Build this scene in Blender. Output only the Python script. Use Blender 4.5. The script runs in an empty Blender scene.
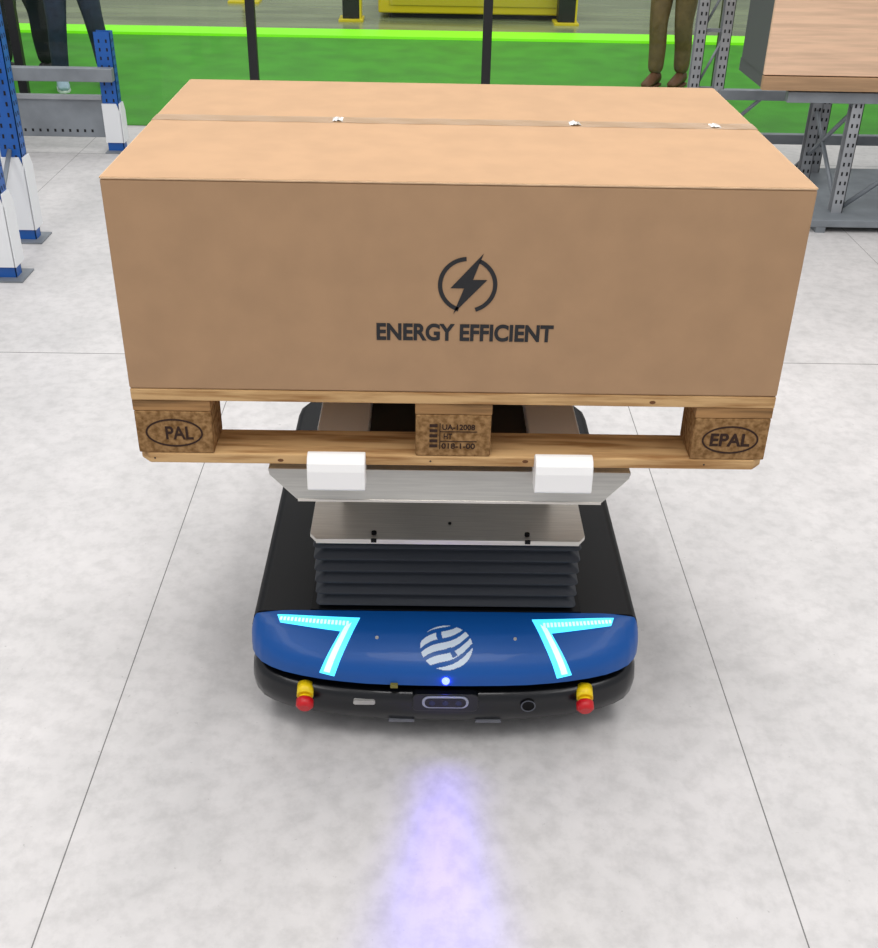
import bpy, bmesh, math, random
import numpy as np
from mathutils import Vector, Matrix
random.seed(3)
sc=bpy.context.scene
sc.view_settings.view_transform='Standard'
H=1.85
# ------------------------------------------------------------ materials
def lin(c):
    return tuple([(x/255/12.92 if x/255<=.04045 else ((x/255+.055)/1.055)**2.4) for x in c])+(1,)
def mat(name,col,rough=.5,metal=0,emit=0,alpha=1,coat=0,noise=0,nscale=8,stretch=(1,1,1),bump=0,spec=.5,col2=None,detail=6,ecol=None,p0=.35,p1=.65):
    m=bpy.data.materials.new(name); m.use_nodes=True
    nt=m.node_tree; b=nt.nodes['Principled BSDF']
    b.inputs['Base Color'].default_value=lin(col); b.inputs['Roughness'].default_value=rough
    b.inputs['Metallic'].default_value=metal; b.inputs['Specular IOR Level'].default_value=spec
    b.inputs['Coat Weight'].default_value=coat
    if emit:
        b.inputs['Emission Color'].default_value=lin(ecol or col); b.inputs['Emission Strength'].default_value=emit
    b.inputs['Alpha'].default_value=alpha
    if noise or bump or col2:
        tc=nt.nodes.new('ShaderNodeTexCoord'); mp=nt.nodes.new('ShaderNodeMapping'); mp.inputs['Scale'].default_value=stretch
        no=nt.nodes.new('ShaderNodeTexNoise'); no.inputs['Scale'].default_value=nscale; no.inputs['Detail'].default_value=detail
        nt.links.new(tc.outputs['Object'],mp.inputs['Vector']); nt.links.new(mp.outputs[0],no.inputs['Vector'])
        if noise or col2:
            rp=nt.nodes.new('ShaderNodeValToRGB'); rp.color_ramp.elements[0].position=p0; rp.color_ramp.elements[1].position=p1
            c2=col2 or tuple(max(0,c*(1-noise)) for c in col)
            rp.color_ramp.elements[0].color=lin(c2); rp.color_ramp.elements[1].color=lin(col)
            nt.links.new(no.outputs['Fac'],rp.inputs[0]); nt.links.new(rp.outputs[0],b.inputs['Base Color'])
        if bump:
            bp=nt.nodes.new('ShaderNodeBump'); bp.inputs['Strength'].default_value=bump; bp.inputs['Distance'].default_value=.002
            nt.links.new(no.outputs['Fac'],bp.inputs['Height']); nt.links.new(bp.outputs[0],b.inputs['Normal'])
    return m
# ------------------------------------------------------------ geometry helpers
def empty(name,loc=(0,0,0)):
    e=bpy.data.objects.new(name,None); e.location=loc; e.empty_display_size=.1
    sc.collection.objects.link(e); return e
def mk(name,verts,faces,m=None,parent=None,smooth=False):
    me=bpy.data.meshes.new(name); me.from_pydata([tuple(v) for v in verts],[],faces); me.validate(); me.update()
    bm=bmesh.new(); bm.from_mesh(me); bmesh.ops.recalc_face_normals(bm,faces=bm.faces); bm.to_mesh(me); bm.free()
    if smooth: 
        for p in me.polygons: p.use_smooth=True
    o=bpy.data.objects.new(name,me); sc.collection.objects.link(o)
    if m: me.materials.append(m)
    if parent: o.parent=parent; o.matrix_parent_inverse=Matrix.Translation(-parent.location)
    return o
def box(name,x0,x1,y0,y1,z0,z1,m,parent=None,bev=0,seg=2):
    v=[(x,y,z) for x in(x0,x1) for y in(y0,y1) for z in(z0,z1)]
    f=[(0,1,3,2),(4,6,7,5),(0,4,5,1),(2,3,7,6),(0,2,6,4),(1,5,7,3)]
    o=mk(name,v,f,m,parent)
    if bev:
        md=o.modifiers.new('b','BEVEL'); md.width=bev; md.segments=seg; md.limit_method='ANGLE'
        for p in o.data.polygons:p.use_smooth=True
        o.modifiers.new('w','WEIGHTED_NORMAL')
    return o
def prism(name,pts,axis,a,b,m,parent=None,bev=0):
    n=len(pts); v=[]
    for t in(a,b):
        for p in pts:
            v.append({'x':(t,p[0],p[1]),'y':(p[0],t,p[1]),'z':(p[0],p[1],t)}[axis])
    f=[tuple(range(n)),tuple(range(2*n-1,n-1,-1))]+[(i,(i+1)%n,n+(i+1)%n,n+i) for i in range(n)]
    o=mk(name,v,f,m,parent)
    if bev:
        md=o.modifiers.new('b','BEVEL'); md.width=bev; md.segments=2; md.limit_method='ANGLE'
    return o
def tube(name,pts,rads,m,parent=None,n=12,cap=True):
    pts=[Vector(p) for p in pts]; v=[];f=[]
    if not hasattr(rads,'__len__'): rads=[rads]*len(pts)
    up=None
    for i,p in enumerate(pts):
        d=(pts[min(i+1,len(pts)-1)]-pts[max(i-1,0)]).normalized()
        if up is None:
            up=d.orthogonal().normalized()
        a=(up-d*up.dot(d)).normalized(); up=a; b=d.cross(a)
        for k in range(n):
            t=2*math.pi*k/n; v.append(p+(a*math.cos(t)+b*math.sin(t))*rads[i])
    for i in range(len(pts)-1):
        for k in range(n):
            f.append((i*n+k,i*n+(k+1)%n,(i+1)*n+(k+1)%n,(i+1)*n+k))
    if cap: f.append(tuple(range(n))); f.append(tuple((len(pts)-1)*n+k for k in range(n)))
    o=mk(name,v,f,m,parent,True)
    if cap:
        for p in o.data.polygons:
            if len(p.vertices)==n and n>4: p.use_smooth=False
    return o
def cyl(name,p0,p1,r,m,parent=None,n=24,r2=None):
    return tube(name,[p0,p1],[r,r if r2 is None else r2],m,parent,n)
def text(name,s,cx,cz,w,h,y,m,parent,off=0.0,rotx=90):
    cu=bpy.data.curves.new(name,'FONT'); cu.body=s; cu.size=1; cu.offset=off; cu.align_x='CENTER'; cu.extrude=.004
    o=bpy.data.objects.new(name,cu); sc.collection.objects.link(o)
    bpy.context.view_layer.update()
    me=bpy.data.meshes.new_from_object(o.evaluated_get(bpy.context.evaluated_depsgraph_get()))
    bpy.data.objects.remove(o)
    co=np.array([v.co[:] for v in me.vertices]); mn=co.min(0);mx=co.max(0)
    for v in me.vertices:
        x=(v.co.x-(mn[0]+mx[0])/2)/(mx[0]-mn[0])*w; z=(v.co.y-(mn[1]+mx[1])/2)/(mx[1]-mn[1])*h
        v.co=(cx+x,y-(.0004 if v.co.z>0 else -.0002),cz+z)
    me.materials.clear(); me.materials.append(m)
    o=bpy.data.objects.new(name,me); sc.collection.objects.link(o)
    o.parent=parent; o.matrix_parent_inverse=Matrix.Translation(-parent.location)
    return o
def ring(name,cx,cz,rx,rz,wd,y,m,parent,a0=0,a1=360,n=64):
    v=[];f=[]
    for i in range(n+1):
        t=math.radians(a0+(a1-a0)*i/n)
        for k in(0,1):
            for yy in(0,.0006):
                v.append((cx+math.cos(t)*(rx-k*wd),y-yy+.0002,cz+math.sin(t)*(rz-k*wd)))
    for i in range(n):
        a=i*4;b=a+4
        f+= [(a,b,b+1,a+1),(a+2,a+3,b+3,b+2),(a+1,b+1,b+3,a+3),(a,a+2,b+2,b)]
    return mk(name,v,f,m,parent)

# ------------------------------------------------------------ camera
Cc=Vector((-.0534,-1.8088,H)); yaw,pitch,roll,F=.0154,.5415,-.0205,1084.7
f_=Vector((math.sin(yaw)*math.cos(pitch),math.cos(yaw)*math.cos(pitch),-math.sin(pitch)))
r_=Vector((math.cos(yaw),-math.sin(yaw),0)); d_=f_.cross(r_)
c,s=math.cos(roll),math.sin(roll); r2=c*r_+s*d_; d2=-s*r_+c*d_
cam=bpy.data.cameras.new('camera'); co=bpy.data.objects.new('camera',cam); sc.collection.objects.link(co)
M=Matrix.Identity(4)
for i in range(3):
    M[i][0]=r2[i];M[i][1]=-d2[i];M[i][2]=-f_[i];M[i][3]=Cc[i]
co.matrix_world=M; cam.sensor_fit='HORIZONTAL'; cam.sensor_width=36; cam.lens=F/878*36; cam.clip_start=.02; cam.clip_end=200
sc.camera=co
# ------------------------------------------------------------ floor
def floor_mat():
    m=bpy.data.materials.new('concrete_tile'); m.use_nodes=True; nt=m.node_tree; N=nt.nodes; L=nt.links; b=N['Principled BSDF']
    tc=N.new('ShaderNodeTexCoord')
    def noise(sc_,det,rough=.6):
        n=N.new('ShaderNodeTexNoise'); n.inputs['Scale'].default_value=sc_; n.inputs['Detail'].default_value=det; n.inputs['Roughness'].default_value=rough
        L.new(tc.outputs['Object'],n.inputs['Vector']); return n
    def ramp(n,p0,c0,p1,c1):
        r=N.new('ShaderNodeValToRGB'); e=r.color_ramp.elements; e[0].position=p0;e[0].color=lin(c0);e[1].position=p1;e[1].color=lin(c1); L.new(n.outputs['Fac'],r.inputs[0]); return r
    n1=noise(2.4,10,.7); r1=ramp(n1,.33,(191,189,188),.66,(210,207,206))
    n2=noise(20,8,.65); r2=ramp(n2,.36,(236,236,236),.56,(255,255,255))
    mx=N.new('ShaderNodeMix'); mx.data_type='RGBA'; mx.blend_type='MULTIPLY'; mx.inputs[0].default_value=.8
    L.new(r1.outputs[0],mx.inputs[6]); L.new(r2.outputs[0],mx.inputs[7])
    n3=noise(55,4,.6); r3=ramp(n3,.25,(120,118,115),.31,(255,255,255))
    mx2=N.new('ShaderNodeMix'); mx2.data_type='RGBA'; mx2.blend_type='MULTIPLY'; mx2.inputs[0].default_value=.4
    L.new(mx.outputs[2],mx2.inputs[6]); L.new(r3.outputs[0],mx2.inputs[7])
    sp=N.new('ShaderNodeSeparateXYZ'); L.new(tc.outputs['Object'],sp.inputs[0])
    def seam(o,off,per,w):
        a=N.new('ShaderNodeMath');a.operation='SUBTRACT';L.new(sp.outputs[o],a.inputs[0]);a.inputs[1].default_value=off-per/2
        q=N.new('ShaderNodeMath');q.operation='FLOORED_MODULO';L.new(a.outputs[0],q.inputs[0]);q.inputs[1].default_value=per
        t=N.new('ShaderNodeMath');t.operation='SUBTRACT';L.new(q.outputs[0],t.inputs[0]);t.inputs[1].default_value=per/2
        u=N.new('ShaderNodeMath');u.operation='ABSOLUTE';L.new(t.outputs[0],u.inputs[0])
        g=N.new('ShaderNodeMath');g.operation='LESS_THAN';L.new(u.outputs[0],g.inputs[0]);g.inputs[1].default_value=w
        return g
    s1=seam('X',-.79,1.49,.0015); s2=seam('Y',2.17,3.0,.0025)
    mm=N.new('ShaderNodeMath');mm.operation='MAXIMUM';L.new(s1.outputs[0],mm.inputs[0]);L.new(s2.outputs[0],mm.inputs[1])
    mx3=N.new('ShaderNodeMix'); mx3.data_type='RGBA'; L.new(mm.outputs[0],mx3.inputs[0]); L.new(mx2.outputs[2],mx3.inputs[6]); mx3.inputs[7].default_value=lin((110,108,107))
    L.new(mx3.outputs[2],b.inputs['Base Color']); b.inputs['Roughness'].default_value=.42; b.inputs['Specular IOR Level'].default_value=.35
    bp=N.new('ShaderNodeBump');bp.inputs['Strength'].default_value=.04;bp.inputs['Distance'].default_value=.002;L.new(n2.outputs['Fac'],bp.inputs['Height']);L.new(bp.outputs[0],b.inputs['Normal'])
    return m
box('floor',-9,9,-5,18,-.1,0,floor_mat())
GM=mat('green_carpet_mat',(72,158,36),.6,noise=.12,nscale=3,spec=.3)
box('green_carpet',-8.9,8.9,5.92,9.55,.0005,.006,GM)
cs=empty('carpet_lit_edge')
box('strip',-8.9,8.9,9.55,9.95,.0005,.03,mat('lime_edge_glow',(140,240,30),.4,emit=.25,ecol=(130,255,30)),cs)  # bright lime plus emission stand in for light on the carpet edge
box('back_floor_mat',-8.9,8.9,9.98,17.8,.0005,.006,mat('olive_floor',(150,162,122),.2,noise=.25,nscale=1.2,stretch=(.4,2,1)))
box('wall_back',-9,9,18,18.2,0,6,mat('wall_paint',(200,202,198),.8))

# ------------------------------------------------------------ cardboard box
PZ=H-1.0705; BZ=H-1.0613+.1495; TZ=H-1.0613+.544; D=.80
CB=mat('cardboard',(178,143,109),.68,noise=.035,nscale=14,stretch=(1,1,1),bump=.05,spec=.25)
CB2=mat('cardboard_edge',(222,188,150),.7,noise=.1,nscale=30)
INK=mat('black_ink',(30,30,33),.6)
TAPE=mat('packing_tape',(178,144,108),.28,bump=.25,nscale=22,stretch=(2,.6,1),coat=.3,spec=.5,alpha=.8)
e=empty('cardboard_box',(0,D/2,BZ))
W=.6
box('carton_body',-W,W,.0,D,BZ+.0005,TZ-.004,CB,e,.004,3)
cy=.425
box('top_flap_front',-W+.0005,W-.0005,.0005,cy-.002,TZ-.0045,TZ,CB,e,.0018)
box('top_flap_rear',-W+.0005,W-.0005,cy+.002,D-.0005,TZ-.0045,TZ,CB,e,.0018)
box('flap_edge_front',-W+.002,W-.002,-.0006,.0016,TZ-.0036,TZ-.0012,CB2,e)
box('flap_edge_left',-W-.0006,-W+.001,.003,D-.003,TZ-.0036,TZ-.0012,CB2,e)
box('flap_edge_right',W-.001,W+.0006,.003,D-.003,TZ-.0036,TZ-.0012,CB2,e)
box('flap_gap',-W+.002,W-.002,cy-.0019,cy+.0019,TZ-.0038,TZ-.0005,mat('gap_brown',(95,65,42),.9),e)
v=[];f=[];nx=120
for i in range(nx+1):
    x=-W+2*W*i/nx
    for k in range(5):
        y=cy-.024+.012*k
        v.append((x,y+.001*math.sin(i*.7),TZ+.0006+.00025*math.sin(i*.5+k)))
for i in range(nx):
    for k in range(4): a=i*5+k; f.append((a,a+1,a+6,a+5))
mk('tape_top',v,f,TAPE,e,True)
for sx in(-1,1): box('tape_side',min(sx*W,sx*(W+.0008)),max(sx*W,sx*(W+.0008)),cy-.024,cy+.024,TZ-.07,TZ+.0004,TAPE,e)
GL=mat('tape_glint_white',(245,240,235),.15,spec=1,coat=1)  # white base colour paints light glints onto the crinkled tape
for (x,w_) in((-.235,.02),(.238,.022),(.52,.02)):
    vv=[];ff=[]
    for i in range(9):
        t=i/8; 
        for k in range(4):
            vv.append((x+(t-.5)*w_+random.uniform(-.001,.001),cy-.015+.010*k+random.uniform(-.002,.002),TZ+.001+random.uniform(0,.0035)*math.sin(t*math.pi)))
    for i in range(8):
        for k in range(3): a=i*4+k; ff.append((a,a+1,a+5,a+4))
    mk('tape_glint_wrinkle',vv,ff,GL,e)
text('label_text','ENERGY EFFICIENT',.016,1.0605,.317,.0335,-.0005,INK,e,.034)
ix,iz=.018,1.151
ring('logo_ring_right',ix,iz,.052,.052,.0075,-.0005,INK,e,-72,66)
ring('logo_ring_left',ix,iz,.052,.052,.0075,-.0005,INK,e,94,252)
bolt=[(.026,.058),(-.030,-.006),(-.006,-.006),(-.024,-.054),(.034,.010),(.009,.010)]
prism('logo_bolt',[(ix+a,iz+b) for a,b in bolt],'y',-.0009,-.0003,INK,e)
e.scale=(1.006,1,1)

# ------------------------------------------------------------ pallet
WD=mat('pine_wood',(208,170,120),.7,col2=(156,114,70),nscale=9,stretch=(.6,6,8),bump=.35,spec=.2,p0=.34,p1=.56)
WD2=mat('pine_wood_dark',(176,134,88),.75,noise=.3,nscale=9,stretch=(.6,6,8),bump=.25,spec=.2)
PB=mat('chipboard_block',(166,130,88),.85,col2=(118,86,52),nscale=90,detail=3,bump=.5,spec=.1)
BR=mat('burn_stamp',(50,28,16),.9)
NL=mat('nail',(70,60,52),.5,metal=.6); KN=mat('wood_knot',(110,70,38),.8)
p=empty('wooden_pallet',(0,.4,PZ))
ys=[(0,.145),(.145+.03,.275),(.3275,.4725),(.525,.625),(.655,.8)]
for i,(a,b) in enumerate(ys):
    box('deck_board_%d'%i,-.6,.6,a,b,BZ-.024,BZ,WD if i!=1 else WD2,p,.0025)
bx=[(-.6,-.455),(-.0725,.0725),(.455,.6)]
for i,(a,b) in enumerate(bx):
    box('stringer_board_%d'%i,a,b,0.002,.798,BZ-.047,BZ-.0242,WD2,p,.002)
    for j,(c0,c1) in enumerate([(.001,.1),(.3275,.4725),(.7,.799)]):
        box('block_%d_%d'%(i,j),a+.001,b-.001,c0,c1,PZ+.022,BZ-.0472,PB,p,.003)
def botboard(n,y0,y1,edge):
    ch=.02
    if edge==0: pts=[(-.6+ch,y0),(.6-ch,y0),(.6,y0+ch),(.6,y1),(-.6,y1),(-.6,y0+ch)]
    elif edge==2: pts=[(-.6,y0),(.6,y0),(.6,y1-ch),(.6-ch,y1),(-.6+ch,y1),(-.6,y1-ch)]
    else: pts=[(-.6,y0),(.6,y0),(.6,y1),(-.6,y1)]
    prism(n,pts,'z',PZ,PZ+.0218,WD,p,.003)
botboard('bottom_board_front',0,.1,0);botboard('bottom_board_mid',.3275,.4725,1);botboard('bottom_board_rear',.7,.8,2)
for (a,b) in bx:
    for k in range(3):
        xx=a+.03+.04*k
        for yy_ in(.03,.07): cyl('nail',(xx,yy_,BZ-.001),(xx,yy_,BZ+.0003),.004,NL,p,10)
    cyl('nail_front',(a+.03,-.0006,PZ+.011),(a+.03,.001,PZ+.011),.002,NL,p,8)
for x,z in((-.33,PZ+.009),(.14,PZ+.013),(.37,BZ-.014)):
    prism('knot',[(x+.006*math.cos(t*.7),z+.0035*math.sin(t*.7)) for t in range(9)],'y',-.0004,.001,KN,p)
zc=PZ+.066
text('stamp_text','EPAL',.5275,zc,.076,.028,.0005,BR,p,.03)
text('stamp_text','PAL',-.518,zc,.052,.028,.0005,BR,p,.02)
for cx_ in(-.5275,.5275): ring('stamp_oval',cx_,zc,.054,.030,.0035,.0005,BR,p)
for t,dz,w_ in(('UA-12008',.020,.062),('HT',0,.016),('018-1-00',-.021,.064)):
    text('stamp_line',t,.010 if t!='HT' else -.01,zc+dz,w_,.012,.0005,BR,p,.02)
box('stamp_bar',-.026,-.0245,-.0002,.001,zc-.028,zc+.028,BR,p)
box('stamp_bar2',-.026,.045,-.0002,.001,zc+.0095,zc+.0108,BR,p); box('stamp_bar3',-.026,.045,-.0002,.001,zc-.0115,zc-.0102,BR,p)
for k in range(5): box('stamp_ippc',-.045,-.03,-.0002,.001,zc+.02-.011*k,zc+.026-.011*k,BR,p)
p.scale=(1.005,1,1)

# ------------------------------------------------------------ robot
rb=empty('mobile_robot',(0,.7,0))
BK=mat('black_matte_deck',(10,11,14),.55,spec=.2)
SK=mat('navy_black_skirt',(12,14,19),.28,coat=.25,spec=.4)
DK=mat('dark_slot',(5,5,6),.7,spec=.2)
BL=mat('blue_cover',(8,82,160),.42,coat=.1,spec=.35)
ST=mat('brushed_steel',(216,213,206),.30,metal=.7,noise=.06,nscale=30,stretch=(.3,8,8))
ST2=mat('galvanised_sheet',(200,198,194),.45,metal=.5,noise=.1,nscale=8)
WH=mat('white_plastic',(248,247,245),.4)
BEL=mat('bellows_rubber',(34,40,50),.5,spec=.5)
half=[(0,.045),(.06,.0455),(.12,.047),(.18,.050),(.23,.056),(.28,.064),(.33,.076),(.37,.089),(.40,.104),(.425,.122),(.443,.146),(.452,.166),(.455,.184)]
def outline(inset=0,back=1.30):
    pts=[(-x,y) for x,y in half[::-1]]+half[1:]
    bk=[(.455,back-.12),(.45,back-.07),(.43,back-.03),(.39,back),(.0,back),(-.39,back),(-.43,back-.03),(-.45,back-.07),(-.455,back-.12)]
    pts=pts+bk
    n=len(pts);res=[]
    for i in range(n):
        a=Vector(pts[i-1]);b=Vector(pts[(i+1)%n]);d=(b-a).normalized(); nrm=Vector((-d.y,d.x))
        q=Vector(pts[i])+nrm*inset; res.append((q.x,q.y))
    return res
def loft(name,rings,m,parent,smooth=True,caps=True):
    v=[];f=[];n=len(rings[0])
    for r in rings: v+=r
    for j in range(len(rings)-1):
        for i in range(n): f.append((j*n+i,j*n+(i+1)%n,(j+1)*n+(i+1)%n,(j+1)*n+i))
    if caps: f.append(tuple(range(n)));f.append(tuple((len(rings)-1)*n+i for i in range(n)))
    o=mk(name,v,f,m,parent,smooth)
    if smooth:
        md=o.modifiers.new('e','EDGE_SPLIT'); md.split_angle=math.radians(40)
    return o
def R3(ins,z): return [(x,y,z) for x,y in outline(ins)]
loft('skirt',[R3(.05,.050),R3(.016,.057),R3(0,.074),R3(-.003,.10),R3(.0,.134),R3(.010,.146),R3(.02,.148)],SK,rb)
loft('scanner_slot',[R3(.06,.145),R3(.06,.184)],DK,rb)
for x in(-.34,.34):
    for y in(.3,1.05): cyl('caster',(x-.02,y,.04),(x+.02,y,.04),.0395,DK,rb)
for x in(-.38,.38): cyl('drive_wheel',(x-.03,.68,.08),(x+.03,.68,.08),.079,DK,rb)
Yb=.186
def deckpts(ins,yb=Yb):
    b=1.30-ins; w=.452-ins
    return [(-w,yb),(w,yb),(w,b-.12),(w-.005,b-.07),(w-.025,b-.03),(w-.065,b),(0,b),(-w+.065,b),(-w+.025,b-.03),(-w+.005,b-.07),(-w,b-.12)]
loft('deck_body',[[(x,y,z) for x,y in deckpts(i_)] for i_,z in((0,.175),(.0,.235),(.006,.260),(.018,.2735),(.03,.2755))],BK,rb)
prof=[(0,.176),(0,.185),(.0,.200),(.03,.212),(.10,.225),(.22,.238),(.38,.250),(.56,.262),(.76,.270),(.92,.275),(1,.277)]
xs=[h[0] for h in half]; yv=[h[1] for h in half]
arc=[0]
for i in range(1,len(prof)):
    arc.append(arc[-1]+math.hypot((prof[i][0]-prof[i-1][0])*(Yb-.045),prof[i][1]-prof[i-1][1]))
AL=arc[-1]; arc=[a/AL for a in arc]
def S(x,t):
    y0=float(np.interp(abs(x),xs,yv)); s_=float(np.interp(t,arc,[q[0] for q in prof])); z_=float(np.interp(t,arc,[q[1] for q in prof]))
    ed=max(0,(abs(x)-.36)/.095)
    return Vector((x*(1-.035*s_),y0+(Yb-y0)*s_,z_-.010*ed*ed*t))
def Sn(x,t,off):
    a=S(x,t);h=.004
    du=S(x+h,t)-S(x-h,t);dv=S(x,min(1,t+.03))-S(x,max(0,t-.03)); n=du.cross(dv).normalized()
    if n.y>0: n=-n
    return a+n*off
XX=sorted(set([-q for q in xs]+xs+[ .01*i for i in range(-44,45)])); TT=[i/28 for i in range(29)]
v=[S(x,t) for x in XX for t in TT]; nT=len(TT);f=[]
for i in range(len(XX)-1):
    for j in range(nT-1): a=i*nT+j; f.append((a,a+nT,a+nT+1,a+1))
hood=mk('blue_hood',v,f,BL,rb,True)
vv=[tuple(S(x,1)) for x in XX]+[(S(x,1).x,Yb+.002,.172) for x in XX]; n=len(XX)
mk('hood_back',vv,[(i,i+1,n+i+1,n+i) for i in range(n-1)],BK,rb)
vv=[tuple(S(x,0)) for x in XX]+[(x,Yb,.172) for x in XX]
mk('hood_underside',vv,[(i,i+1,n+i+1,n+i) for i in range(n-1)],DK,rb)
LED=mat('cyan_led',(90,225,255),.4,emit=1.25,ecol=(70,215,255))
LEDW=mat('cyan_led_core',(220,255,255),.4,emit=1.1,ecol=(160,242,255))
def strip(name,A,B,m,off,n=14,k=3):
    v=[];f=[]
    def at(P,u):
        s_=u*(len(P)-1);i=min(int(s_),len(P)-2);w=s_-i
        return (P[i][0]*(1-w)+P[i+1][0]*w,P[i][1]*(1-w)+P[i+1][1]*w)
    for i in range(n+1):
        a=at(A,i/n);b=at(B,i/n)
        for j in range(k+1):
            w=j/k; v.append(Sn(a[0]*(1-w)+b[0]*w,a[1]*(1-w)+b[1]*w,off))
    for i in range(n):
        for j in range(k): q=i*(k+1)+j; f.append((q,q+1,q+k+2,q+k+1))
    return mk(name,v,f,m,rb,True)
for sg in(-1,1):
    def mm(P): return [(sg*x,t) for x,t in P]
    strip('led_arm_side',mm([(.402,.90),(.204,.88)]),mm([(.390,.73),(.246,.66)]),LED,.0012)
    strip('led_arm_down',mm([(.204,.88),(.252,.07)]),mm([(.246,.66),(.286,.10)]),LED,.0013,20)
    for k in range(19):
        u=k/18; x=.390*(1-u)+.232*u; t=.815*(1-u)+.785*u
        strip('led_diode',[(sg*(x-.0028),t+.035),(sg*(x+.0028),t+.035)],[(sg*(x-.0028),t-.035),(sg*(x+.0028),t-.035)],LEDW,.0022,1,1)
    strip('led_core_down',mm([(.222,.80),(.262,.12)]),mm([(.237,.74),(.276,.13)]),LEDW,.002,20)
    cyl('hood_screw',Sn(sg*.16,.6,-.001),Sn(sg*.16,.6,.002),.004,ST,rb,10)
v=[];f=[];R_=.060;n=70
for i in range(n):
    for j in range(n):
        u=(i+.5)/n*2-1;w=(j+.5)/n*2-1
        if u*u+w*w>1: continue
        q=w-.75*u+.2*math.sin(2.6*u+.4)
        st=math.sin(q*12)>-.35
        br=abs(u*.9+w*.35-.02+.12*math.sin(w*4))<.1 
        if (st and not (br and int((q+3)*2)%2)):
            b0=len(v)
            for (a,b) in((0,0),(1,0),(1,1),(0,1)):
                uu=((i+a)/n*2-1)*R_;ww=((j+b)/n*2-1)*R_/AL
                v.append(Sn(uu+.001,.50+ww*.9,.0012))
            f.append((b0,b0+1,b0+2,b0+3))
mk('globe_logo',v,f,mat('logo_white',(205,220,235),.5),rb)
def sph(name,c_,r,m,parent,sc_=(1,1,1),n=16):
    bm=bmesh.new(); bmesh.ops.create_uvsphere(bm,u_segments=n*2,v_segments=n,radius=r)
    me=bpy.data.meshes.new(name); 
    for q in bm.verts: q.co=Vector((q.co.x*sc_[0]+c_[0],q.co.y*sc_[1]+c_[1],q.co.z*sc_[2]+c_[2]))
    bm.to_mesh(me);bm.free()
    for q in me.polygons:q.use_smooth=True
    me.materials.append(m);o=bpy.data.objects.new(name,me);sc.collection.objects.link(o);o.parent=parent;o.matrix_parent_inverse=Matrix.Translation(-parent.location);return o
sph('status_led',(0,.044,.192),.009,mat('blue_led',(90,90,255),.3,emit=16,ecol=(50,60,255)),rb)
def rrect(cx,cz,w,h,r,n=6):
    o=[]
    for qx,qz,a0 in((1,1,0),(-1,1,90),(-1,-1,180),(1,-1,270)):
        for k in range(n+1):
            a=math.radians(a0+90*k/n); o.append((cx+qx*(w/2-r)+r*math.cos(a),cz+qz*(h/2-r)+r*math.sin(a)))
    return o
prism('camera_housing',rrect(0,.134,.15,.050,.012),'y',.034,.055,SK,rb,.002)
prism('camera_bezel',rrect(0,.138,.106,.034,.016),'y',.031,.038,mat('bezel_grey',(160,165,178),.3,metal=.5),rb,.001)
prism('camera_glass',rrect(0,.138,.094,.025,.012),'y',.0295,.034,mat('camera_glass_m',(10,10,14),.1),rb)
for x in(-.03,0,.03): cyl('lens',(x,.0292,.138),(x,.031,.138),.007,mat('lens_m',(50,55,80),.1,metal=.5),rb,16)
RED=mat('red_button',(200,16,26),.35);YE=mat('yellow_collar',(250,215,20),.4)
for sx in(-1,1):
    x=sx*.320
    cyl('estop_collar',(x+.002*sx,.088,.138),(x+.001*sx,.058,.130),.019,YE,rb)
    cyl('estop_stem',(x,.058,.130),(x,.048,.125),.014,YE,rb)
    tube('estop_knob',[(x,.052,.127),(x,.049,.126),(x,.035,.120),(x,.029,.118)],[.016,.020,.020,.013],RED,rb,24)
prism('port_plate',rrect(-.185,.124,.05,.012,.005),'y',.044,.056,ST2,rb)
cyl('round_socket',(.19,.058,.120),(.19,.043,.118),.016,DK,rb);ring('round_socket_ring',.19,.120,.017,.017,.003,.042,mat('socket_grey',(80,84,92),.4),rb)
for x in(-.10,.10): prism('bumper_lip',rrect(x,.070,.06,.007,.003),'y',.043,.062,mat('lip_grey',(100,102,108),.4),rb)
box('hood_tab',-.125,-.108,.040,.05,.172,.182,mat('tab_olive',(120,112,40),.5),rb)
# bellows
def rr3(w,y0,y1,r,z,n=5):
    o=[];cx,cy_=0,(y0+y1)/2
    for qx,qy,a0 in((1,1,0),(-1,1,90),(-1,-1,180),(1,-1,270)):
        for k in range(n+1):
            a=math.radians(a0+90*k/n); o.append((cx+qx*(w-r)+r*math.cos(a),cy_+qy*((y1-y0)/2-r)+r*math.sin(a),z))
    return o
rings=[];nf=6;z0,z1=.276,.468
for k in range(nf):
    za=z0+(z1-z0)*k/nf;zb=z0+(z1-z0)*(k+1)/nf;h=zb-za
    for fr,ins in((0,.020),(.12,.018),(.42,.002),(.5,0),(.62,.002),(.9,.018)):
        rings.append(rr3(.302-ins,.188+ins,.95-ins,.012,za+h*fr))
rings.append(rr3(.282,.210,.93,.012,z1))
loft('bellows',rings,BEL,rb,True)
box('bellows_base',-.315,.315,.188,.96,.2757,.279,BK,rb,.001)
PLT=[(-.295,.186),(.295,.186),(.308,.205),(.308,.955),(-.308,.955),(-.308,.205)]
prism('lift_plate',PLT,'z',.470,.480,ST,rb,.001)
box('lift_plate_lip',-.294,.294,.184,.188,.467,.4795,ST,rb,.001)
for x in(-.165,.178):
    cyl('plate_latch',(x,.205,.480),(x,.205,.486),.006,DK,rb,10); box('plate_clip',x-.006,x+.006,.182,.1845,.472,.482,DK,rb)
cyl('plate_bolt',(.005,.25,.480),(.005,.25,.482),.004,DK,rb,10)
box('lift_column',-.25,.25,.37,.85,.480,.742,ST2,rb,.004)
pts=[(-.362,.752),(.355,.752),(.352,.740),(.300,.694),(-.306,.694),(-.360,.740)]
o=prism('ear_plate',pts,'y',.030,.036,ST,rb,.001)
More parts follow.
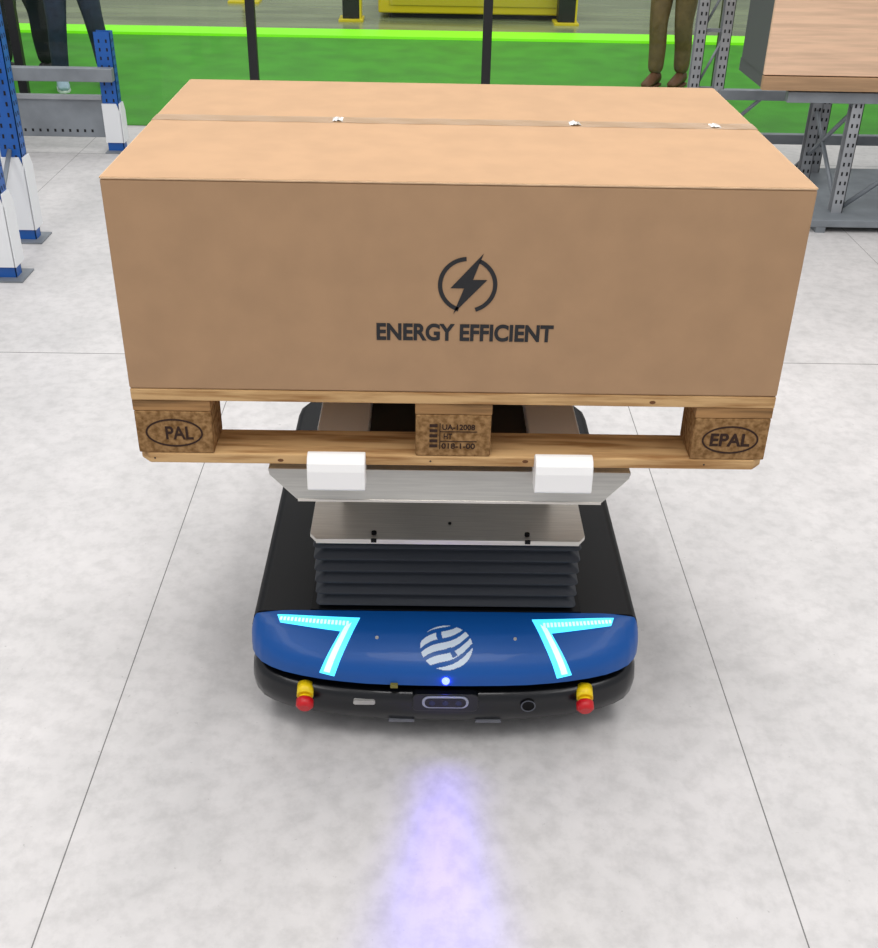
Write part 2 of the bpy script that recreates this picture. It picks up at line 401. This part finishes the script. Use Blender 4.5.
for q in o.data.vertices: q.co.y-= (.752-q.co.z)*.35
box('ear_plate_flange',-.362,.355,.03,.075,.745,.751,ST2,rb,.001)
prism('top_plate',[(-.27,.075),(.27,.075),(.27,.80),(-.27,.80)],'z',.745,.751,mat('dark_steel',(70,70,72),.5,metal=.4),rb,.001)
box('rear_cross_plate',-.36,.355,.76,.80,.735,.751,DK,rb,.001)
box('ear_plate_return',-.304,.298,.008,.05,.690,.695,ST,rb)
for cx_ in(-.222,.212):
    box('support_rail',cx_-.053,cx_+.053,-.005,.80,.751,PZ-.001,WH,rb,.004)
    prof2=[(-.004,.746),(-.004,PZ+.030),(-.012,PZ+.037),(-.022,PZ+.038),(-.033,PZ+.034),(-.041,PZ+.025),(-.045,PZ+.010),(-.047,.752),(-.040,.746)]
    o=prism('stop_pad',[(a,b) for a,b in prof2],'x',cx_-.055,cx_+.055,WH,rb,.002)
def spot(name,loc,tgt,en,col,ang,blend=1,r=.02):
    l=bpy.data.lights.new(name,'SPOT');l.energy=en;l.color=col;l.spot_size=math.radians(ang);l.spot_blend=blend;l.shadow_soft_size=r
    o=bpy.data.objects.new(name,l);sc.collection.objects.link(o);o.location=loc
    o.rotation_euler=(Vector(tgt)-Vector(loc)).to_track_quat('-Z','Y').to_euler();o.parent=rb;o.matrix_parent_inverse=Matrix.Translation(-rb.location);return o
VC=(.17,.09,1)
spot('floor_projector',(0,.010,.178),(0,-.10,0),1.5,VC,58,1,.05)
spot('floor_projector',(0,.010,.178),(-.01,-.30,0),6,VC,48,1,.05)
spot('floor_projector',(0,.010,.178),(-.02,-.62,0),20,VC,40,1,.05)

# ------------------------------------------------------------ left rack
BLU=mat('rack_blue',(22,88,168),.4);WG=mat('white_guard',(228,230,232),.45);GZ=mat('galvanised_grey',(138,144,150),.5,metal=.3,noise=.12,nscale=6)
GZ2=mat('galvanised_grey_light',(165,168,172),.45,metal=.3,noise=.1,nscale=6)
HOLE=mat('hole_dark',(25,25,28),.9)
def cchan(name,x0,x1,y0,y1,z0,z1,m,parent,open_='+x',t=.004,holes=None,hm=HOLE):
    box(name+'_front',x0,x1,y0,y0+t,z0,z1,m,parent); box(name+'_rear',x0,x1,y1-t,y1,z0,z1,m,parent)
    if open_=='+x': box(name+'_web',x0,x0+t,y0,y1,z0,z1,m,parent)
    else: box(name+'_web',x1-t,x1,y0,y1,z0,z1,m,parent)
    z=z0+.06;vs=[];fs=[]
    while z<z1-.03:
        for xx in((x0+x1)/2-(x1-x0)*.22,(x0+x1)/2+(x1-x0)*.22):
            b=len(vs);w=.005
            for (a,c_) in((-w,-.010),(w,-.010),(w,.010),(-w,.010)): vs.append((xx+a,y0-.0006,z+c_))
            fs.append((b,b+1,b+2,b+3))
        for yy_ in((y0*.7+y1*.3),(y0*.3+y1*.7)):
            b=len(vs);w=.005; xe=(x1+.0006) if open_!='+x' else x0-.0006
            for (a,c_) in((-w,-.010),(w,-.010),(w,.010),(-w,.010)): vs.append((xe,yy_+a,z+c_))
            fs.append((b,b+1,b+2,b+3))
        z+=.05
    mk(name+'_perforations',vs,fs,hm,parent)
L=empty('pallet_rack',(-2.3,4.2,0))
for (x,y,zt,gh) in((-2.00,2.97,1.5,.40),(-2.075,3.50,1.5,.42),(-2.05,5.22,.72,.30),(-3.6,5.22,.72,.3),(-3.6,3.00,1.5,.42)):
    box('foot_plate',x-.06,x+.09,y-.05,y+.12,0,.008,GZ,L)
    cchan('upright',x-.05,x+.05,y,y+.07,.008,zt,BLU,L,'-x')
    prism('guard',[(x-.055,.06),(x+.055,.06),(x+.055,gh-.06),(x+.035,gh),(x-.055,gh)],'y',y-.012,y-.004,WG,L)
    prism('guard_side',[(y-.012,.06),(y+.10,.06),(y+.10,gh-.06),(y+.07,gh),(y-.012,gh)],'x',x+.052,x+.06,WG,L)
    box('foot',x-.045,x+.045,y+.01,y+.06,.008,.06,BLU,L)
for z in(.25,.6,.95,1.2):
    cyl('frame_brace',(-2.02,3.05,z),(-2.08,3.50,z+.2),.012,GZ,L,8)
box('lower_beam',-3.6,-2.10,5.22,5.25,.09,.33,GZ,L,.004)
box('lower_beam_lip',-3.6,-2.10,5.20,5.26,.325,.345,GZ2,L)
box('upper_beam',-3.6,-2.0,5.15,5.215,.44,.52,GZ,L,.006)
vs=[];fs=[]
for k in range(30):
    x=-3.55+k*.047;b=len(vs)
    for (a,c_) in((-.007,-.009),(.007,-.009),(.007,.009),(-.007,.009)): vs.append((x+a,5.2195,.13+c_))
    fs.append((b,b+1,b+2,b+3))
mk('beam_slots',vs,fs,HOLE,L)

# ------------------------------------------------------------ right racks
Rr=empty('pallet_rack.001',(2.4,5.0,0))
for (x,y,h) in((1.54,4.98,2.2),(1.70,5.02,2.2),(3.3,4.98,2.2)):
    cchan('post',x-.03,x+.03,y,y+.06,.008,h,GZ2,Rr,'-x'); box('post_foot',x-.06,x+.07,y-.05,y+.11,0,.008,GZ,Rr)
for k in range(6):
    z=.15+.33*k
    box('lace',1.56,1.69,5.03,5.045,z,z+.02,GZ,Rr)
    cyl('lace_diag',(1.555,5.04,z),(1.69,5.04,z+.3),.008,GZ,Rr,8)
box('beam_top',1.70,3.3,5.0,5.05,.43,.49,GZ,Rr,.005)
box('beam_low',1.56,3.3,5.0,5.05,.17,.23,GZ,Rr,.005)
cyl('rack_diag',(1.74,5.03,.22),(2.3,5.03,.75),.012,GZ,Rr,8)
Rk=empty('steel_shelving',(2.4,4.4,0))
for (x,y,h) in((2.16,3.95,.70),(2.16,4.55,.70),(2.28,4.75,.70),(2.85,3.95,.70),(2.85,4.75,.70)):
    cchan('post',x-.03,x+.03,y,y+.06,.07,h,GZ2,Rk,'-x')
box('beam_front_top',1.78,3.2,3.93,3.98,.645,.70,GZ,Rk,.004)
box('beam_rear_top',2.0,3.2,4.76,4.82,.65,.705,GZ,Rk,.004)
box('beam_side',2.14,2.18,3.98,4.8,.62,.68,GZ,Rk)
cyl('diag_brace',(2.19,4.0,.08),(2.84,4.0,.6),.013,GZ,Rk,10)
cyl('diag_brace_side',(2.16,4.0,.1),(2.16,4.75,.6),.012,GZ,Rk,10)
cyl('diag_brace_side',(2.16,4.0,.6),(2.16,4.75,.1),.012,GZ,Rk,10)
prism('base_tray',[(1.98,3.82),(3.2,3.82),(3.2,4.85),(2.12,4.85)],'z',.03,.07,GZ,Rk,.004)
box('base_skid',2.02,2.07,3.82,4.7,0.0,.03,GZ,Rk);box('base_skid',2.7,2.75,3.82,4.7,0,.03,GZ,Rk)
PW=mat('plywood',(232,194,162),.55,noise=.1,nscale=6,stretch=(.5,4,9))
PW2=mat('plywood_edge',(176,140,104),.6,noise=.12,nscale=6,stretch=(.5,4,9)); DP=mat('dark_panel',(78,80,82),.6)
cr=empty('plywood_crate',(2.2,4.0,.72))
box('crate_front',1.63,3.1,3.90,3.925,.785,1.42,PW,cr,.002)
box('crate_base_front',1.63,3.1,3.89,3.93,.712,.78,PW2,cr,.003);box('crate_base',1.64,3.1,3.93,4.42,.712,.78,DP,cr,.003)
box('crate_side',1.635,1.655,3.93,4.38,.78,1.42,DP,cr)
box('crate_side_far',3.07,3.1,3.93,4.38,.785,1.42,PW,cr); box('crate_back',1.66,3.07,4.38,4.41,.785,1.42,PW,cr); box('crate_lid',1.62,3.11,3.89,4.42,1.425,1.45,PW,cr)

# ------------------------------------------------------------ glass partition
gp=empty('glass_partition',(0,5.85,0))
BKP=mat('black_post',(18,18,20),.4)
PX=[-5.93,-4.36,-2.80,-1.235,.325,1.89,3.45,5.01]
for x in PX:
    box('post',x-.03,x+.03,5.83,5.88,0,2.4,BKP,gp,.003); box('post_foot',x-.06,x+.06,5.79,5.92,0,.01,BKP,gp)
g=bpy.data.materials.new('clear_glass'); g.use_nodes=True;nt=g.node_tree
for nd in list(nt.nodes): nt.nodes.remove(nd)
ou=nt.nodes.new('ShaderNodeOutputMaterial');tr=nt.nodes.new('ShaderNodeBsdfTransparent');tr.inputs[0].default_value=(.93,.97,.94,1)
gl=nt.nodes.new('ShaderNodeBsdfGlossy');gl.inputs['Roughness'].default_value=.02;fr=nt.nodes.new('ShaderNodeFresnel');fr.inputs[0].default_value=1.3
mxs=nt.nodes.new('ShaderNodeMixShader');nt.links.new(fr.outputs[0],mxs.inputs[0]);nt.links.new(tr.outputs[0],mxs.inputs[1]);nt.links.new(gl.outputs[0],mxs.inputs[2]);nt.links.new(mxs.outputs[0],ou.inputs[0])
for i in range(len(PX)-1):
    mk('pane',[(PX[i]+.03,5.855,.02),(PX[i+1]-.03,5.855,.02),(PX[i+1]-.03,5.855,2.35),(PX[i]+.03,5.855,2.35)],[(0,1,2,3)],g,gp)
box('top_rail',PX[0]-.03,PX[-1]+.03,5.83,5.88,2.35,2.4,BKP,gp)

# ------------------------------------------------------------ yellow machine
ym=empty('yellow_machine_frame',(.4,11.4,0))
YM=mat('machine_yellow',(225,205,25),.4);YD=mat('machine_panel',(205,190,50),.3)
box('base',-.62,1.48,10.85,12.2,.06,.5,YM,ym,.02); box('panel',-.5,1.36,10.83,10.86,.14,.42,YD,ym,.01)
box('plinth',-.5,1.36,10.95,12.1,0,.06,BKP,ym)
for x in(-.90,1.40):
    box('column',x-.09,x+.09,10.62,10.82,.02,2.2,BKP,ym,.01); box('column_foot',x-.13,x+.13,10.55,10.86,0,.03,YM,ym,.005); box('yellow_edge',x+.09,x+.11,10.62,10.82,.02,2.2,YM,ym)
box('header',-.99,1.51,10.62,10.82,2.2,2.35,YM,ym,.01)
tube('arm',[(.4,11.5,.5),(.4,11.5,1.1),(.4,11.2,1.7),(.4,10.9,1.5)],[.25,.18,.13,.08],YM,ym,20)
bo=empty('safety_bollard',(-2.2,12.0,0))
box('bollard_base',-2.40,-2.04,11.75,12.05,0,.03,YM,bo,.005);cyl('bollard_pole',(-2.2,11.9,.03),(-2.2,11.9,1.0),.06,YM,bo)
for k in range(3): cyl('bollard_band',(-2.2,11.9,.10+.3*k),(-2.2,11.9,.24+.3*k),.063,BKP,bo)

# ------------------------------------------------------------ people
SKN=mat('skin',(214,165,135),.55);HAIR=mat('hair_brown',(52,36,26),.8,bump=.6,nscale=60)
EYW=mat('eye_white',(235,235,230),.3);EYD=mat('eye_dark',(30,22,18),.2);LIP=mat('lips',(180,105,95),.5)
def person(name,loc,rot,trou,top,shoe,feet=((.11,.0),(-.11,.0)),sole=None,hs=1.0):
    P=empty(name,(0,0,0))
    J=dict(pel=(0,0,.95),ab=(0,0,1.10),ch=(0,0,1.30),nb=(0,.01,1.46),nk=(0,.0,1.54))
    rad=dict(pel=(.155,.115),ab=(.14,.105),ch=(.165,.12),nb=(.075,.065),nk=(.058,.058))
    E=[('pel','ab'),('ab','ch'),('ch','nb'),('nb','nk')]
    for i,sg in enumerate((1,-1)):
        fx,fy=feet[i];q=str(i)
        J['hip'+q]=(sg*.095,0,.87);rad['hip'+q]=(.10,.105)
        J['th'+q]=(sg*.10+(fx-sg*.1)*.25,fy*.25,.68);rad['th'+q]=(.094,.098)
        J['kn'+q]=(sg*.10+(fx-sg*.1)*.5,fy*.5-.03,.49);rad['kn'+q]=(.076,.078)
        J['cf'+q]=(sg*.1+(fx-sg*.1)*.8,fy*.8+.01,.30);rad['cf'+q]=(.072,.074)
        J['an'+q]=(fx,fy+.01,.09);rad['an'+q]=(.060,.066)
        J['sh'+q]=(sg*.185,.01,1.405);rad['sh'+q]=(.062,.062)
        J['el'+q]=(sg*.245,.04,1.13);rad['el'+q]=(.045,.045)
        J['wr'+q]=(sg*.255,-.05,.90);rad['wr'+q]=(.032,.030)
        E+=[('pel','hip'+q),('hip'+q,'th'+q),('th'+q,'kn'+q),('kn'+q,'cf'+q),('cf'+q,'an'+q),('ch','sh'+q),('sh'+q,'el'+q),('el'+q,'wr'+q)]
    keys=list(J);me=bpy.data.meshes.new(name+'_b');me.from_pydata([J[k] for k in keys],[(keys.index(a),keys.index(b)) for a,b in E],[])
    o=bpy.data.objects.new('tmp',me);sc.collection.objects.link(o)
    o.modifiers.new('s','SKIN')
    for i,k in enumerate(keys): me.skin_vertices[0].data[i].radius=rad[k]; me.skin_vertices[0].data[i].use_root=(k=='pel')
    sd=o.modifiers.new('d','SUBSURF');sd.levels=2;sd.render_levels=2
    bpy.context.view_layer.update()
    nm=bpy.data.meshes.new_from_object(o.evaluated_get(bpy.context.evaluated_depsgraph_get()));bpy.data.objects.remove(o)
    nm.materials.clear()
    for m in(trou,top,SKN): nm.materials.append(m)
    for pl in nm.polygons:
        pl.use_smooth=True;c_=pl.center
        pl.material_index=0 if (c_.z<.99 and abs(c_.x)<.2) or c_.z<.8 else 1
        if c_.z>1.49 : pl.material_index=2
        if abs(c_.x)>.2 and c_.z<.915 and c_.z>.8: pl.material_index=2
    b=bpy.data.objects.new('body',nm);sc.collection.objects.link(b);b.parent=P
    bm=bmesh.new();bmesh.ops.create_uvsphere(bm,u_segments=32,v_segments=24,radius=1)
    for q in bm.verts:
        x,y,z=q.co; w=.076*(1-.18*max(0,-z)**1.5); 
        q.co=Vector((x*w,y*.098-.01*max(0,-z),1.665+z*.118))
        if abs(x)<.2 and y<-.8 and -.35<z<.1: q.co.y-=.020*(1-abs(x)/.2)*(1-abs(z+.13)/.24)
    me=bpy.data.meshes.new('head');bm.to_mesh(me);bm.free()
    for pl in me.polygons: pl.use_smooth=True
    me.materials.append(SKN);h=bpy.data.objects.new('head',me);sc.collection.objects.link(h);h.parent=P
    for sg in(-1,1):
        sph('eye',(sg*.03,-.083,1.668),.012,EYW,P,n=8);sph('iris',(sg*.03,-.093,1.668),.005,EYD,P,n=8)
        sph('ear',(sg*.077,.005,1.655),.03,SKN,P,(.3,.6,1),n=10)
        sph('brow',(sg*.03,-.09,1.69),.016,HAIR,P,(1,.3,.25),n=8)
    sph('mouth',(0,-.092,1.607),.022,LIP,P,(1,.4,.3),n=8)
    bm=bmesh.new();bmesh.ops.create_uvsphere(bm,u_segments=32,v_segments=24,radius=1)
    dl=[q for q in bm.verts if (q.co.z<.25 and q.co.y<-.1) or q.co.z<-.35]
    bmesh.ops.delete(bm,geom=dl,context='VERTS')
    for q in bm.verts: q.co=Vector((q.co.x*.083,q.co.y*.106+.004,1.672+q.co.z*.124))
    me=bpy.data.meshes.new('hair');bm.to_mesh(me);bm.free();me.materials.append(HAIR)
    for pl in me.polygons: pl.use_smooth=True
    h=bpy.data.objects.new('hair',me);sc.collection.objects.link(h);h.parent=P;h.modifiers.new('s','SOLIDIFY').thickness=.006
    for i,sg in enumerate((1,-1)):
        wx,wy,wz=sg*.255,-.05,.90
        tube('palm_%d'%i,[(wx,wy,wz+.01),(wx,wy-.008,wz-.03),(wx,wy-.012,wz-.075),(wx,wy-.012,wz-.09)],[.028,.034,.036,.028],SKN,P,14)
        for k,(dy,ln) in enumerate(((-.03,.068),(-.010,.078),(.010,.072),(.028,.056))):
            a=Vector((wx,wy-.012+dy,wz-.08));tube('finger_%d_%d'%(i,k),[a,a+Vector((-sg*.004,-.002,-ln*.45)),a+Vector((-sg*.016,-.003,-ln*.8)),a+Vector((-sg*.026,-.003,-ln))],[.010,.009,.008,.006],SKN,P,10)
        a=Vector((wx-sg*.008,wy-.03,wz-.03));tube('thumb_%d'%i,[a,a+Vector((-sg*.012,-.022,-.022)),a+Vector((-sg*.018,-.03,-.05))],[.013,.011,.008],SKN,P,10)
        fx,fy=feet[i]
        v=[];f=[];secs=[(.085,.030,.06,.09),(.07,.040,.075,.10),(.02,.044,.08,.115),(-.05,.045,.075,.09),(-.11,.048,.055,.06),(-.16,.046,.04,.045),(-.19,.030,.03,.032)]
        for (yy_,w,hh,_h) in secs:
            for k in range(12):
                t=2*math.pi*k/12; v.append((fx+w*math.cos(t),fy+yy_,max(.016,.016+_h*.5+_h*.5*math.sin(t))))
        for j in range(len(secs)-1):
            for k in range(12): f.append((j*12+k,j*12+(k+1)%12,(j+1)*12+(k+1)%12,(j+1)*12+k))
        f+= [tuple(range(12)),tuple(len(v)-12+k for k in range(12))]
        so=mk('shoe_%d'%i,v,f,shoe,None,True);so.parent=P
        so=prism('sole_%d'%i,[(fx+.036,fy+.09),(fx-.036,fy+.09),(fx-.048,fy),(fx-.05,fy-.11),(fx-.035,fy-.18),(fx,fy-.20),(fx+.035,fy-.18),(fx+.05,fy-.11),(fx+.048,fy)],'z',.0,.02,sole or shoe,None,.004);so.parent=P
    P.location=loc;P.rotation_euler=(0,0,math.radians(rot));P.scale=(hs,hs,hs)
    return P
NV=mat('navy_denim',(38,50,76),.8,noise=.2,nscale=20);BC=mat('black_cloth',(22,24,28),.85);TAN=mat('brown_trousers',(124,98,62),.85,noise=.15,nscale=20)
SHW=mat('trainer_light',(165,190,205),.6);SOW=mat('sole_white',(235,240,242),.5);BOOT=mat('brown_leather',(100,64,36),.6);SHB=mat('black_shoe',(20,20,22),.5)
person('person_in_navy_jeans',(-2.80,7.15,.006),20,NV,mat('grey_jacket',(90,95,105),.8),SHW,((.20,.05),(-.15,-.06)),SOW)
person('person_in_black_trousers',(-3.32,7.5,.006),150,BC,mat('black_jacket',(30,30,34),.8),SHB,((.15,.1),(-.14,-.08)))
person('person_in_brown_trousers',(1.88,7.5,.006),-32,TAN,mat('olive_jacket',(85,85,60),.8),BOOT,((.09,.10),(-.08,-.04)))

# ------------------------------------------------------------ lights
w=bpy.data.worlds.new('world');sc.world=w;w.use_nodes=True;bg=w.node_tree.nodes['Background'];bg.inputs[0].default_value=(.96,.965,1,1);bg.inputs[1].default_value=.50
def area(name,loc,sx,sy,en,col=(1,.985,.97),rot=(0,0,0)):
    l=bpy.data.lights.new(name,'AREA');l.shape='RECTANGLE';l.size=sx;l.size_y=sy;l.energy=en;l.color=col
    o=bpy.data.objects.new(name,l);sc.collection.objects.link(o);o.location=loc;o.rotation_euler=rot
area('ceiling_light',(0,.2,5),1.6,5,185);area('ceiling_light',(-3,-1.5,5),1.2,6,95);area('ceiling_light',(3,-1.5,5),1.2,6,95)
area('ceiling_light',(-3,6,5),1.2,6,110);area('ceiling_light',(3,6,5),1.2,6,110)
area('ceiling_light',(0,11,5),8,1.2,170)
